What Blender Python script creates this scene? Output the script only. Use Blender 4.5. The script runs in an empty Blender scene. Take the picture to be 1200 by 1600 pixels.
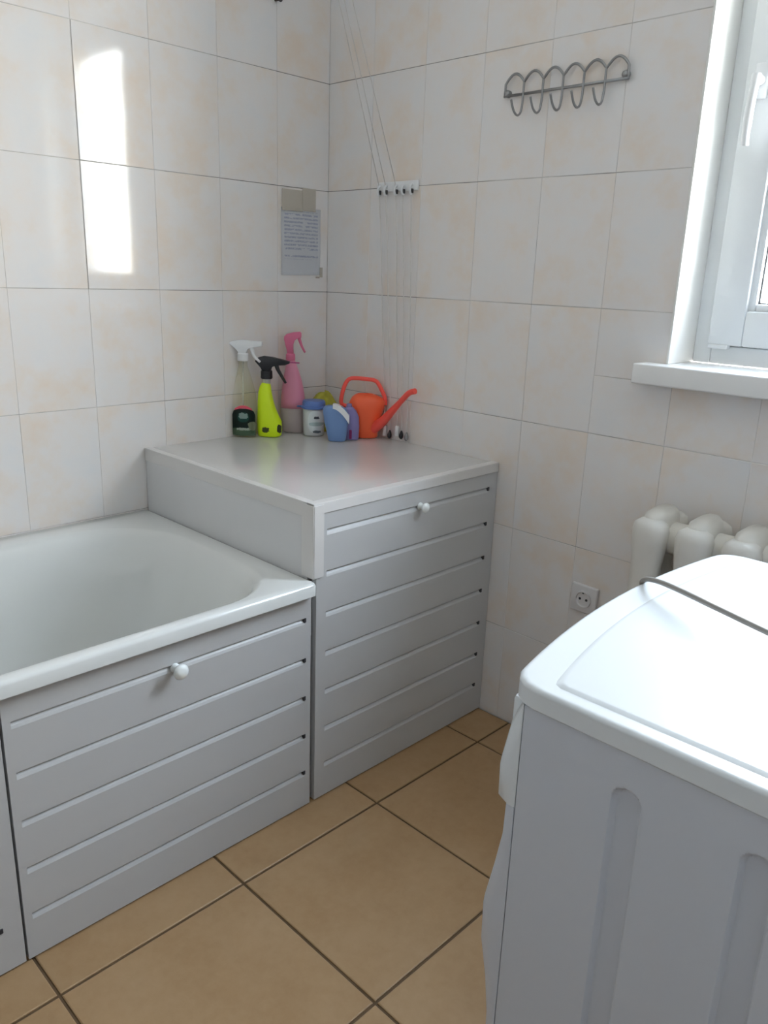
import bpy, bmesh, math, random
from mathutils import Vector, Matrix
PI = math.pi
R = math.radians
rnd = random.Random(7)
sc = bpy.context.scene
C = sc.collection

# ------------------------------------------------------------------ camera
cam_d = bpy.data.cameras.new('camera')
cam = bpy.data.objects.new('camera', cam_d)
C.objects.link(cam)
_rt = Vector((0.70424, -0.70915, 0.03386)).normalized()
_fw = Vector((0.68663, 0.66820, -0.28643)).normalized()
_up = _rt.cross(_fw).normalized()
_rt = _fw.cross(_up).normalized()
cam.matrix_world = Matrix(((_rt.x, _up.x, -_fw.x, -1.7531), (_rt.y, _up.y, -_fw.y, -1.9965),
                           (_rt.z, _up.z, -_fw.z, 1.2491), (0, 0, 0, 1)))
cam_d.sensor_fit = 'VERTICAL'
cam_d.sensor_height = 36.0
cam_d.lens = 1243.2 / 1600 * 36.0
cam_d.clip_start = 0.02
sc.camera = cam

# ------------------------------------------------------------------ sky, light, exposure
w = bpy.data.worlds.new('overcast_sky')
sc.world = w
w.use_nodes = True
bg = w.node_tree.nodes['Background']
wnt = w.node_tree
wtc = wnt.nodes.new('ShaderNodeTexCoord')
wsp = wnt.nodes.new('ShaderNodeSeparateXYZ')
wnt.links.new(wtc.outputs['Generated'], wsp.inputs[0])
wma = wnt.nodes.new('ShaderNodeMapRange')
wma.inputs['From Min'].default_value = -1.0
wnt.links.new(wsp.outputs['Z'], wma.inputs['Value'])
wra = wnt.nodes.new('ShaderNodeValToRGB')      # ground, hazy bright horizon, bluer zenith
for _i, (_p, _c) in enumerate([(0.0, (0.48, 0.48, 0.48)), (0.47, (0.66, 0.65, 0.64)), (0.50, (1.0, 0.92, 0.86)), (0.62, (0.87, 0.83, 0.82)), (1.0, (0.36, 0.49, 0.72))]):
    _e = wra.color_ramp.elements[_i] if _i < 2 else wra.color_ramp.elements.new(_p)
    _e.position = _p
    _e.color = (*_c, 1)
wnt.links.new(wma.outputs[0], wra.inputs[0])
wnt.links.new(wra.outputs[0], bg.inputs[0])
bg.inputs[1].default_value = 41.0
pd = bpy.data.lights.new('window_portal', 'AREA')
pd.shape = 'RECTANGLE'
pd.size = 1.1
pd.size_y = 1.3
pd.cycles.is_portal = True
po = bpy.data.objects.new('window_portal', pd)
po.location = (0.31, -1.59, 1.64)
po.rotation_euler = (0, R(90), 0)
C.objects.link(po)
sc.view_settings.view_transform = 'Standard'
sc.view_settings.look = 'None'
sc.view_settings.gamma = 1.0
sc.view_settings.use_curve_mapping = False
sc.view_settings.exposure = 0.0
sc.cycles.max_bounces = 14
sc.cycles.diffuse_bounces = 8
sc.cycles.glossy_bounces = 5
sc.cycles.transparent_max_bounces = 10
sc.cycles.sample_clamp_indirect = 20.0

# ------------------------------------------------------------------ materials
def mat(name, col, rough=0.5, spec=0.5, metal=0.0, coat=0.0, var=0.0, scale=8.0, bump=0.0, bscale=60.0):
    m = bpy.data.materials.new(name)
    m.use_nodes = True
    nt = m.node_tree
    b = nt.nodes['Principled BSDF']
    b.inputs['Base Color'].default_value = (*col, 1)
    b.inputs['Roughness'].default_value = rough
    b.inputs['Specular IOR Level'].default_value = spec
    b.inputs['Metallic'].default_value = metal
    b.inputs['Coat Weight'].default_value = coat
    tc = nt.nodes.new('ShaderNodeTexCoord')
    n = nt.nodes.new('ShaderNodeTexNoise')
    n.inputs['Scale'].default_value = scale
    n.inputs['Detail'].default_value = 3
    nt.links.new(tc.outputs['Object'], n.inputs['Vector'])
    mx = nt.nodes.new('ShaderNodeMix')
    mx.data_type = 'RGBA'
    mx.inputs[6].default_value = (*[c * (1 - var) for c in col], 1)
    mx.inputs[7].default_value = (*[min(1, c * (1 + var)) for c in col], 1)
    nt.links.new(n.outputs['Fac'], mx.inputs[0])
    nt.links.new(mx.outputs[2], b.inputs['Base Color'])
    if bump:
        n2 = nt.nodes.new('ShaderNodeTexNoise')
        n2.inputs['Scale'].default_value = bscale
        nt.links.new(tc.outputs['Object'], n2.inputs['Vector'])
        bp = nt.nodes.new('ShaderNodeBump')
        bp.inputs['Strength'].default_value = bump
        bp.inputs['Distance'].default_value = 0.002
        nt.links.new(n2.outputs['Fac'], bp.inputs['Height'])
        nt.links.new(bp.outputs['Normal'], b.inputs['Normal'])
    return m

def ramp(nt, fac, stops, interp='LINEAR'):
    r = nt.nodes.new('ShaderNodeValToRGB')
    r.color_ramp.interpolation = interp
    e = r.color_ramp.elements
    while len(e) < len(stops):
        e.new(0.5)
    for i, (p, c) in enumerate(stops):
        e[i].position = p
        e[i].color = (*c, 1) if len(c) == 3 else c
    nt.links.new(fac, r.inputs[0])
    return r.outputs[0]

def noise(nt, vec, scale, detail=3, rough=0.5):
    n = nt.nodes.new('ShaderNodeTexNoise')
    n.inputs['Scale'].default_value = scale
    n.inputs['Detail'].default_value = detail
    n.inputs['Roughness'].default_value = rough
    nt.links.new(vec, n.inputs['Vector'])
    return n.outputs['Fac']

def mixc(nt, fac, a, b):
    mx = nt.nodes.new('ShaderNodeMix')
    mx.data_type = 'RGBA'
    for sck, v in ((0, fac), (6, a), (7, b)):
        if isinstance(v, (tuple, float, int)):
            mx.inputs[sck].default_value = (*v, 1) if isinstance(v, tuple) else v
        else:
            nt.links.new(v, mx.inputs[sck])
    return mx.outputs[2]

def mth(nt, op, a, b=None, c=None):
    n = nt.nodes.new('ShaderNodeMath')
    n.operation = op
    for i, v in enumerate((a, b, c)):
        if v is None:
            continue
        if isinstance(v, (int, float)):
            n.inputs[i].default_value = v
        else:
            nt.links.new(v, n.inputs[i])
    return n.outputs[0]

def wall_tile_material():
    m = bpy.data.materials.new('marbled_wall_tile')
    m.use_nodes = True
    nt = m.node_tree
    b = nt.nodes['Principled BSDF']
    tc = nt.nodes.new('ShaderNodeTexCoord')
    oi = nt.nodes.new('ShaderNodeObjectInfo')
    off = nt.nodes.new('ShaderNodeVectorMath')
    off.operation = 'MULTIPLY_ADD'
    cb = nt.nodes.new('ShaderNodeCombineXYZ')
    for i in range(3):
        nt.links.new(mth(nt, 'MULTIPLY', oi.outputs['Random'], (37.0, 91.0, 53.0)[i]), cb.inputs[i])
    off.inputs[1].default_value = (1, 1, 1)
    nt.links.new(tc.outputs['Object'], off.inputs[0])
    nt.links.new(cb.outputs[0], off.inputs[2])
    v = off.outputs[0]
    f1 = noise(nt, v, 6.5, 4, 0.6)
    f2 = noise(nt, v, 15.0, 4, 0.65)
    fac = mth(nt, 'ADD', mth(nt, 'MULTIPLY', f1, 0.72), mth(nt, 'MULTIPLY', f2, 0.28))
    col = ramp(nt, fac, [(0.32, (0.79, 0.68, 0.585)), (0.42, (0.79, 0.72, 0.66)), (0.50, (0.79, 0.75, 0.725)),
                         (0.58, (0.78, 0.76, 0.75)), (0.70, (0.75, 0.75, 0.76))])
    nt.links.new(col, b.inputs['Base Color'])
    b.inputs['Roughness'].default_value = 0.07
    b.inputs['Specular IOR Level'].default_value = 0.5
    bp = nt.nodes.new('ShaderNodeBump')
    bp.inputs['Strength'].default_value = 0.035
    bp.inputs['Distance'].default_value = 0.004
    nt.links.new(noise(nt, v, 9.0, 2), bp.inputs['Height'])
    nt.links.new(bp.outputs['Normal'], b.inputs['Normal'])
    return m

def grout_material():
    m = bpy.data.materials.new('wall_grout')
    m.use_nodes = True
    nt = m.node_tree
    b = nt.nodes['Principled BSDF']
    tc = nt.nodes.new('ShaderNodeTexCoord')
    sp = nt.nodes.new('ShaderNodeSeparateXYZ')
    nt.links.new(tc.outputs['Object'], sp.inputs[0])
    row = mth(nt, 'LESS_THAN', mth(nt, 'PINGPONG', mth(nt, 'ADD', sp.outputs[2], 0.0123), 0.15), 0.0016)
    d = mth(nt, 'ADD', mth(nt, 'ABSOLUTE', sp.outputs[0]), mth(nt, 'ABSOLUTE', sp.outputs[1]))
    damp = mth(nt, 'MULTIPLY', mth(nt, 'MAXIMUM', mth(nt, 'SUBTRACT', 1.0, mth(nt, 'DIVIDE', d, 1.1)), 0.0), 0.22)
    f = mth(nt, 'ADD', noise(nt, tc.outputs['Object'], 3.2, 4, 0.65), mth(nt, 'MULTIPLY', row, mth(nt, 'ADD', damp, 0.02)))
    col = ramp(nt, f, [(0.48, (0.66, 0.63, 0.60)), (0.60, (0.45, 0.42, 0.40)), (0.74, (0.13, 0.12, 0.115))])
    nt.links.new(col, b.inputs['Base Color'])
    b.inputs['Roughness'].default_value = 0.6
    return m

def floor_tile_material():
    m = bpy.data.materials.new('sand_floor_tile')
    m.use_nodes = True
    nt = m.node_tree
    b = nt.nodes['Principled BSDF']
    tc = nt.nodes.new('ShaderNodeTexCoord')
    oi = nt.nodes.new('ShaderNodeObjectInfo')
    off = nt.nodes.new('ShaderNodeVectorMath')
    cb = nt.nodes.new('ShaderNodeCombineXYZ')
    for i in range(3):
        nt.links.new(mth(nt, 'MULTIPLY', oi.outputs['Random'], (31.0, 17.0, 71.0)[i]), cb.inputs[i])
    nt.links.new(tc.outputs['Object'], off.inputs[0])
    nt.links.new(cb.outputs[0], off.inputs[1])
    v = off.outputs[0]
    f = mth(nt, 'ADD', mth(nt, 'MULTIPLY', noise(nt, v, 7, 4, 0.6), 0.6), mth(nt, 'MULTIPLY', noise(nt, v, 45, 4, 0.7), 0.4))
    col = ramp(nt, f, [(0.33, (0.375, 0.225, 0.108)), (0.5, (0.41, 0.258, 0.13)), (0.68, (0.44, 0.285, 0.152))])
    sp = noise(nt, v, 160, 2, 0.5)
    spf = ramp(nt, sp, [(0.73, (0, 0, 0)), (0.80, (1, 1, 1))])
    nt.links.new(mixc(nt, mth(nt, 'MULTIPLY', spf, 0.35), col, (0.30, 0.21, 0.12)), b.inputs['Base Color'])
    b.inputs['Roughness'].default_value = 0.42
    b.inputs['Specular IOR Level'].default_value = 0.35
    bp = nt.nodes.new('ShaderNodeBump')
    bp.inputs['Strength'].default_value = 0.1
    bp.inputs['Distance'].default_value = 0.002
    nt.links.new(noise(nt, v, 40, 3), bp.inputs['Height'])
    nt.links.new(bp.outputs['Normal'], b.inputs['Normal'])
    return m

def pane_material(name, tint=(0.96, 0.98, 0.98)):
    m = bpy.data.materials.new(name)
    m.use_nodes = True
    nt = m.node_tree
    nt.nodes.remove(nt.nodes['Principled BSDF'])
    out = nt.nodes['Material Output']
    t = nt.nodes.new('ShaderNodeBsdfTransparent')
    t.inputs[0].default_value = (*tint, 1)
    g = nt.nodes.new('ShaderNodeBsdfGlossy')
    g.inputs['Roughness'].default_value = 0.03
    lw = nt.nodes.new('ShaderNodeLayerWeight')
    lw.inputs[0].default_value = 0.5
    fr = mth(nt, 'MULTIPLY_ADD', mth(nt, 'POWER', lw.outputs['Facing'], 5.0), 0.7, 0.022)
    mx = nt.nodes.new('ShaderNodeMixShader')
    nt.links.new(fr, mx.inputs[0])
    nt.links.new(t.outputs[0], mx.inputs[1])
    nt.links.new(g.outputs[0], mx.inputs[2])
    nt.links.new(mx.outputs[0], out.inputs['Surface'])
    return m

def translucent(name, col, rough=0.3, alpha=0.7):
    m = mat(name, col, rough)
    m.node_tree.nodes['Principled BSDF'].inputs['Alpha'].default_value = alpha
    return m

def print_material(name, base, marks, rough=0.35, mottled=0.0):
    """flat print: marks = [(cx, cz, rx, rz, colour, grain)] ellipses in object X/Z on the front side (object -Y)"""
    m = bpy.data.materials.new(name)
    m.use_nodes = True
    nt = m.node_tree
    b = nt.nodes['Principled BSDF']
    b.inputs['Roughness'].default_value = rough
    tc = nt.nodes.new('ShaderNodeTexCoord')
    sp = nt.nodes.new('ShaderNodeSeparateXYZ')
    nt.links.new(tc.outputs['Object'], sp.inputs[0])
    x, y, z = sp.outputs
    front = mth(nt, 'LESS_THAN', y, 0.004)
    col = None
    cur = base
    for (cx, cz, rx, rz, c, grain) in marks:
        dx = mth(nt, 'POWER', mth(nt, 'DIVIDE', mth(nt, 'ABSOLUTE', mth(nt, 'SUBTRACT', x, cx)), rx), 2.6)
        dz = mth(nt, 'POWER', mth(nt, 'DIVIDE', mth(nt, 'ABSOLUTE', mth(nt, 'SUBTRACT', z, cz)), rz), 2.6)
        s = mth(nt, 'ADD', dx, dz)
        if grain:
            nn = noise(nt, tc.outputs['Object'], grain, 2)
            s = mth(nt, 'ADD', s, mth(nt, 'MULTIPLY', mth(nt, 'SUBTRACT', nn, 0.5), 3.2))
        k = mth(nt, 'MULTIPLY', mth(nt, 'LESS_THAN', s, 1.0), front)
        cur = mixc(nt, k, cur, c)
    nt.links.new(cur, b.inputs['Base Color'])
    return m

M = {}
M['tile'] = wall_tile_material()
M['grout'] = grout_material()
M['floor_tile'] = floor_tile_material()
M['floor_grout'] = mat('brown_floor_grout', (0.125, 0.075, 0.035), 0.85, var=0.25, scale=20)
M['plaster'] = mat('white_ceiling_plaster', (0.87, 0.885, 0.90), 0.9, var=0.03)
M['wall_paint'] = mat('unseen_wall_cream_tile', (0.76, 0.775, 0.80), 0.25, var=0.05, scale=3)
M['wall_dark'] = mat('unseen_wall_grey_paint', (0.10, 0.12, 0.15), 0.5, var=0.05, scale=3)
M['pvc'] = mat('white_window_pvc', (0.80, 0.82, 0.83), 0.35, var=0.02)
M['jamb'] = mat('white_reveal_plastic', (0.83, 0.82, 0.79), 0.55, var=0.05, scale=4)
M['gasket'] = mat('dark_rubber_seal', (0.10, 0.10, 0.10), 0.7)
M['sill'] = mat('white_sill_laminate', (0.84, 0.84, 0.83), 0.3, var=0.02)
M['pane'] = pane_material('window_glass')
M['enamel'] = mat('white_tub_enamel', (0.72, 0.735, 0.72), 0.13, coat=0.25, var=0.02, scale=3)
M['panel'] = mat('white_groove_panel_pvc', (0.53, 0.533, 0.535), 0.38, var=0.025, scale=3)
M['boxtop'] = mat('glossy_white_laminate', (0.63, 0.62, 0.605), 0.065, var=0.03, scale=3)
M['boxside'] = mat('grey_white_laminate', (0.67, 0.67, 0.675), 0.2, var=0.04, scale=4)
M['trim'] = mat('cream_white_angle_trim', (0.68, 0.665, 0.65), 0.33, var=0.02)
M['plug'] = mat('dark_slot_plug', (0.04, 0.04, 0.045), 0.6)
M['knob'] = mat('white_knob_plastic', (0.84, 0.87, 0.86), 0.25)
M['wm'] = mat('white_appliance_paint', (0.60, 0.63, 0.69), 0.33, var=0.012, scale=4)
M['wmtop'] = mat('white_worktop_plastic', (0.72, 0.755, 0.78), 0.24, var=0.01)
M['wmgrey'] = mat('grey_door_plastic', (0.45, 0.46, 0.48), 0.3)
M['doorglass'] = mat('dark_porthole_glass', (0.03, 0.03, 0.035), 0.05)
M['cable'] = mat('grey_cable_sheath', (0.28, 0.265, 0.245), 0.5, var=0.05)
M['rad'] = mat('cream_radiator_enamel', (0.69, 0.665, 0.61), 0.35, var=0.05, scale=12, bump=0.25, bscale=90)
M['radplug'] = mat('rusty_painted_iron', (0.36, 0.31, 0.26), 0.6, var=0.3, scale=60)
M['socket'] = mat('white_socket_plastic', (0.70, 0.68, 0.68), 0.35)
M['brass'] = mat('brass_contact', (0.35, 0.30, 0.2), 0.35, metal=1)
M['wire'] = mat('dull_grey_metal', (0.33, 0.33, 0.33), 0.38, metal=0.75, var=0.15, scale=60)
M['cord'] = mat('white_nylon_cord', (0.66, 0.63, 0.60), 0.7, var=0.12, scale=80)
M['whitep'] = mat('white_plastic', (0.80, 0.81, 0.82), 0.35)
M['blackp'] = mat('black_plastic', (0.018, 0.018, 0.022), 0.35)
M['pinkp'] = mat('deep_pink_plastic', (0.72, 0.17, 0.30), 0.4)
M['orange'] = mat('orange_plastic', (1.0, 0.145, 0.05), 0.4, var=0.04)
M['orange2'] = mat('coral_orange_plastic', (1.0, 0.11, 0.08), 0.4)
M['violet'] = mat('violet_plastic', (0.24, 0.21, 0.46), 0.3)
M['magenta'] = mat('magenta_print', (0.42, 0.05, 0.19), 0.4)
M['blue'] = mat('soft_blue_plastic', (0.17, 0.29, 0.55), 0.3, var=0.04)
M['lid_blue'] = mat('mid_blue_lid_plastic', (0.11, 0.20, 0.50), 0.35)
M['cloth'] = mat('yellow_green_rubbery_cloth', (0.42, 0.40, 0.05), 0.8, var=0.45, scale=35, bump=0.5)
M['tape'] = translucent('beige_adhesive_tape', (0.66, 0.61, 0.53), 0.3, 0.55)
M['clear'] = pane_material('clear_bottle_plastic', (0.965, 0.958, 0.90))
M['pinkbody'] = translucent('translucent_pink_bottle', (0.80, 0.30, 0.43), 0.3, 0.9)
M['pinkbase'] = translucent('milky_bottle_base', (0.62, 0.52, 0.52), 0.3, 0.7)
M['straw'] = translucent('milky_dip_tube', (0.75, 0.75, 0.70), 0.3, 0.5)
M['redcap'] = mat('red_cap_print', (0.75, 0.10, 0.15), 0.4)
M['iron'] = mat('dark_iron_nail', (0.10, 0.09, 0.09), 0.5, metal=0.5)
M['lime'] = print_material('lime_bottle_print', (0.68, 0.90, 0.008),
    [(-0.008, 0.022, 0.012, 0.008, (0.05, 0.07, 0.01), 130), (0.032, 0.026, 0.006, 0.014, (0.03, 0.04, 0.01), 90)])
M['green_label'] = print_material('dark_green_label_print', (0.008, 0.03, 0.022),
    [(0.0, 0.062, 0.017, 0.015, (0.02, 0.10, 0.075), 0), (0.0, 0.066, 0.013, 0.009, (0.42, 0.55, 0.52), 170),
     (0, 0.008, 0.05, 0.022, (0.13, 0.22, 0.13), 0), (0.0, 0.026, 0.023, 0.004, (0.62, 0.70, 0.62), 180),
     (0.026, 0.034, 0.012, 0.013, (0.36, 0.40, 0.25), 80)])
M['jar_print'] = print_material('jar_label_print', (0.66, 0.68, 0.68),
    [(0.008, 0.045, 0.024, 0.034, (0.74, 0.79, 0.80), 0), (0.010, 0.038, 0.022, 0.006, (0.42, 0.53, 0.53), 0),
     (0.012, 0.058, 0.008, 0.004, (0.05, 0.06, 0.08), 140), (0.012, 0.014, 0.012, 0.004, (0.14, 0.17, 0.20), 120)])

def paper_material():
    m = bpy.data.materials.new('handwritten_paper')
    m.use_nodes = True
    nt = m.node_tree
    b = nt.nodes['Principled BSDF']
    b.inputs['Roughness'].default_value = 0.7
    tc = nt.nodes.new('ShaderNodeTexCoord')
    sp = nt.nodes.new('ShaderNodeSeparateXYZ')
    nt.links.new(tc.outputs['Object'], sp.inputs[0])
    x, y, z = sp.outputs
    lines = mth(nt, 'LESS_THAN', mth(nt, 'FRACT', mth(nt, 'MULTIPLY', z, 92.0)), 0.5)
    mp = nt.nodes.new('ShaderNodeMapping')
    mp.inputs['Scale'].default_value = (1, 1, 1.6)
    nt.links.new(tc.outputs['Object'], mp.inputs[0])
    words = mth(nt, 'GREATER_THAN', noise(nt, mp.outputs[0], 60, 2), 0.43)
    letters = mth(nt, 'GREATER_THAN', noise(nt, mp.outputs[0], 420, 3), 0.46)
    inx = mth(nt, 'LESS_THAN', mth(nt, 'ABSOLUTE', x), 0.066)
    inz = mth(nt, 'MULTIPLY', mth(nt, 'GREATER_THAN', z, 0.048), mth(nt, 'LESS_THAN', z, 0.186))
    gap = mth(nt, 'SUBTRACT', 1.0, mth(nt, 'LESS_THAN', mth(nt, 'ABSOLUTE', mth(nt, 'SUBTRACT', z, 0.0665)), 0.005))
    k = lines
    for q in (words, letters, inx, inz, gap):
        k = mth(nt, 'MULTIPLY', k, q)
    col = mixc(nt, mth(nt, 'MULTIPLY', k, 0.8), (0.84, 0.85, 0.88), (0.42, 0.45, 0.60))
    nt.links.new(col, b.inputs['Base Color'])
    return m
M['paper'] = paper_material()

# ------------------------------------------------------------------ helpers
WM = {}
def thing(name, label, cat, loc=(0, 0, 0), rotz=0.0, group=None, parent=None):
    o = bpy.data.objects.new(name, None)
    o.empty_display_size = 0.05
    C.objects.link(o)
    o.location = loc
    o.rotation_euler = (0, 0, rotz)
    WM[o.name] = Matrix.Translation(loc) @ Matrix.Rotation(rotz, 4, 'Z')
    if label:
        o['label'] = label
    if cat:
        o['category'] = cat
    if group:
        o['group'] = group
    return o

def tag(o, label, cat, group=None):
    o['label'] = label
    o['category'] = cat
    if group:
        o['group'] = group
    return o

def mk(name, bm, m, parent=None, local=False, smooth=False, at=None, rotz=0.0, auto=None):
    """link bm as one mesh object; world-space vertices are brought into the parent's space"""
    me = bpy.data.meshes.new(name)
    base = Matrix.Identity(4)
    own = Matrix.Identity(4)
    if at is not None:
        own = Matrix.Translation(at) @ Matrix.Rotation(rotz, 4, 'Z')
    if parent is not None:
        base = WM[parent.name]
    if local:                      # vertices already in parent space (own = identity) or own space
        pass
    else:
        bm.transform((own if at is not None else base).inverted())
    bmesh.ops.recalc_face_normals(bm, faces=bm.faces)
    bm.to_mesh(me)
    bm.free()
    if smooth:
        for p in me.polygons:
            p.use_smooth = True
        if auto is not None:
            try:
                me.set_sharp_from_angle(angle=R(auto))
            except Exception:
                pass
    for mm in (m if isinstance(m, (list, tuple)) else [m]):
        me.materials.append(mm)
    o = bpy.data.objects.new(name, me)
    C.objects.link(o)
    if parent is not None:
        o.parent = parent
        if at is not None:
            o.matrix_local = base.inverted() @ own
    elif at is not None:
        o.location = at
        o.rotation_euler = (0, 0, rotz)
    WM[o.name] = own if at is not None else base
    return o

def NB():
    return bmesh.new()

def box(bm, x0, x1, y0, y1, z0, z1, bev=0.0, seg=2):
    vs = [bm.verts.new((x, y, z)) for x in (x0, x1) for y in (y0, y1) for z in (z0, z1)]
    f = [(0, 1, 3, 2), (4, 6, 7, 5), (0, 4, 5, 1), (2, 3, 7, 6), (0, 2, 6, 4), (1, 5, 7, 3)]
    fs = [bm.faces.new([vs[i] for i in q]) for q in f]
    if bev:
        es = list({e for q in fs for e in q.edges})
        bmesh.ops.bevel(bm, geom=es, offset=bev, segments=seg, profile=0.5, affect='EDGES')
    return bm

def ring(bm, pts):
    return [bm.verts.new(p) for p in pts]

def bridge(bm, a, b, closed=True):
    n = len(a)
    for i in range(n if closed else n - 1):
        j = (i + 1) % n
        bm.faces.new((a[i], a[j], b[j], b[i]))

def tube(bm, pts, r, seg=8, cap=True):
    pts = [Vector(p) for p in pts]
    rs = r if isinstance(r, (list, tuple)) else [r] * len(pts)
    prev = None
    t0 = (pts[1] - pts[0]).normalized()
    ref = Vector((0, 0, 1)) if abs(t0.z) < 0.9 else Vector((1, 0, 0))
    nrm = (ref - t0 * ref.dot(t0)).normalized()
    first = None
    for i, p in enumerate(pts):
        if i == 0:
            t = pts[1] - pts[0]
        elif i == len(pts) - 1:
            t = pts[-1] - pts[-2]
        else:
            t = (pts[i + 1] - pts[i]).normalized() + (pts[i] - pts[i - 1]).normalized()
        t = t.normalized() if t.length > 1e-9 else t0
        nrm = (nrm - t * nrm.dot(t))
        nrm = nrm.normalized() if nrm.length > 1e-9 else t.orthogonal().normalized()
        bn = t.cross(nrm)
        rg = ring(bm, [p + (nrm * math.cos(a) + bn * math.sin(a)) * rs[i] for a in [2 * PI * k / seg for k in range(seg)]])
        if prev:
            bridge(bm, prev, rg)
        else:
            first = rg
        prev = rg
    if cap:
        bm.faces.new(first)
        bm.faces.new(prev)
    return bm

def loft(bm, secs, seg=28, cap=True, power=2.0):
    """secs: (z, cx, cy, rx, ry); superellipse sections along z"""
    prev = None
    for k, (z, cx, cy, rx, ry) in enumerate(secs):
        pts = []
        for i in range(seg):
            a = 2 * PI * i / seg
            c, s = math.cos(a), math.sin(a)
            pts.append((cx + rx * math.copysign(abs(c) ** (2 / power), c), cy + ry * math.copysign(abs(s) ** (2 / power), s), z))
        rg = ring(bm, pts)
        if prev:
            bridge(bm, prev, rg)
        elif cap:
            bm.faces.new(rg)
        prev = rg
    if cap:
        bm.faces.new(prev)
    return bm

def prism_y(bm, outline, y0, y1, bev=0.0):
    """outline in x,z extruded along y"""
    a = ring(bm, [(x, y0, z) for x, z in outline])
    b = ring(bm, [(x, y1, z) for x, z in outline])
    bridge(bm, a, b)
    f1, f2 = bm.faces.new(a), bm.faces.new(b)
    if bev:
        es = list(f1.edges) + list(f2.edges)
        bmesh.ops.bevel(bm, geom=es, offset=bev, segments=2, profile=0.5, affect='EDGES')
    return bm

def spline(pts, n=8):
    """Catmull-Rom through pts"""
    P = [Vector(p) for p in pts]
    P = [P[0] * 2 - P[1]] + P + [P[-1] * 2 - P[-2]]
    out = []
    for i in range(1, len(P) - 2):
        for k in range(n):
            t = k / n
            a, b, c, d = P[i - 1], P[i], P[i + 1], P[i + 2]
            out.append(0.5 * ((2 * b) + (c - a) * t + (2 * a - 5 * b + 4 * c - d) * t * t + (3 * b - a - 3 * c + d) * t ** 3))
    out.append(P[-2])
    return out

def struct(o, label=None):
    o['kind'] = 'structure'
    if label:
        o['label'] = label
    return o

# ------------------------------------------------------------------ room shell
XF, YB, ZC = -2.65, -3.0, 2.55            # far wall, back wall, ceiling
WY0, WY1, WZ0, WZ1 = -1.173, -2.02, 1.075, 2.235   # window opening

bm = NB(); box(bm, XF - 0.2, 0.3, YB - 0.2, 0.2, -0.2, -0.0035)
floor = struct(mk('floor', bm, M['floor_grout']), 'floor of sand-coloured square tiles with dark brown joints')
bm = NB(); box(bm, XF - 0.2, 0.3, YB - 0.2, 0.2, ZC, ZC + 0.2)
struct(mk('ceiling', bm, M['plaster']))
bm = NB(); box(bm, XF - 0.2, 0.3, 0.0010, 0.2, -0.0035, ZC)
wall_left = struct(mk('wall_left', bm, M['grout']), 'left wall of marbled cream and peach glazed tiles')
bm = NB()
box(bm, 0.0010, 0.3, WY0 + 0.006, 0.0010, -0.0035, ZC)
box(bm, 0.0010, 0.3, YB - 0.2, WY1 - 0.006, -0.0035, ZC)
box(bm, 0.0010, 0.3, WY1 - 0.006, WY0 + 0.006, -0.0035, WZ0 - 0.045)
box(bm, 0.0010, 0.3, WY1 - 0.006, WY0 + 0.006, WZ1 + 0.006, ZC)
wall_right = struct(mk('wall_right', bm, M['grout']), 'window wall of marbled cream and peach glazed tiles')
bm = NB(); box(bm, XF - 0.2, 0.3, YB - 0.2, YB, -0.0035, ZC)
struct(mk('wall_back', bm, M['wall_paint']))
bm = NB(); box(bm, XF - 0.2, XF, YB, 0.0010, -0.0035, ZC)
struct(mk('wall_far', bm, M['wall_paint']))
bm = NB(); box(bm, XF, XF + 0.02, YB, 0.0, 0.0, 1.15)
struct(mk('trim_3', bm, M['wall_dark']), 'dark grey dado on the far wall behind the camera')  # added unseen band, dims the bounce onto the washing machine side

# wall tiles: one mesh per size, shared
_tm = {}
def tile_mesh(wd, ht, mname, ch=0.0008, th=0.006):
    key = (round(wd, 4), round(ht, 4), mname)
    if key in _tm:
        return _tm[key]
    b = NB()
    x, z = wd / 2, ht / 2
    r0 = ring(b, [(-x, th, -z), (x, th, -z), (x, th, z), (-x, th, z)])
    r1 = ring(b, [(-x, ch * .6, -z), (x, ch * .6, -z), (x, ch * .6, z), (-x, ch * .6, z)])
    x -= ch; z -= ch
    r2 = ring(b, [(-x, 0, -z), (x, 0, -z), (x, 0, z), (-x, 0, z)])
    bridge(b, r0, r1); bridge(b, r1, r2); b.faces.new(r2)
    bmesh.ops.recalc_face_normals(b, faces=b.faces)
    me = bpy.data.meshes.new(mname)
    b.to_mesh(me); b.free()
    me.materials.append(M['tile'] if mname == 'wall_tile' else M['floor_tile'])
    _tm[key] = me
    return me

JV, JH = 0.0010, 0.0016
def put_tile(me, parent, loc, rot, name='tile'):
    o = bpy.data.objects.new(name, me)
    C.objects.link(o)
    o.parent = parent
    o.location = loc
    o.rotation_euler = rot
    return o

rows = [0.0] + [-0.0123 + 0.3 * k for k in range(1, 9)] + [ZC]
colsL = [0.0] + [-0.1975 - 0.2003 * k for k in range(0, 13)]
colsL = [c for c in colsL if c > XF] + [XF]
for i in range(len(colsL) - 1):
    for k in range(len(rows) - 1):
        x0, x1, z0, z1 = colsL[i + 1], colsL[i], rows[k], rows[k + 1]
        wd, ht = x1 - x0 - JV, z1 - z0 - JH
        tz, ty = rnd.uniform(-.1, .1), rnd.uniform(-.1, .1)
        if i == 3 and k in (4, 5):
            tz = 0.85
        put_tile(tile_mesh(wd, ht, 'wall_tile'), wall_left, ((x0 + x1) / 2, -0.0010 if tz > 0.5 else 0, (z0 + z1) / 2), (R(ty), 0, R(tz)))
colsR = [0.0] + [-0.1885 - 0.2 * k for k in range(0, 15)]
colsR = [c for c in colsR if c > YB] + [YB]
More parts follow.
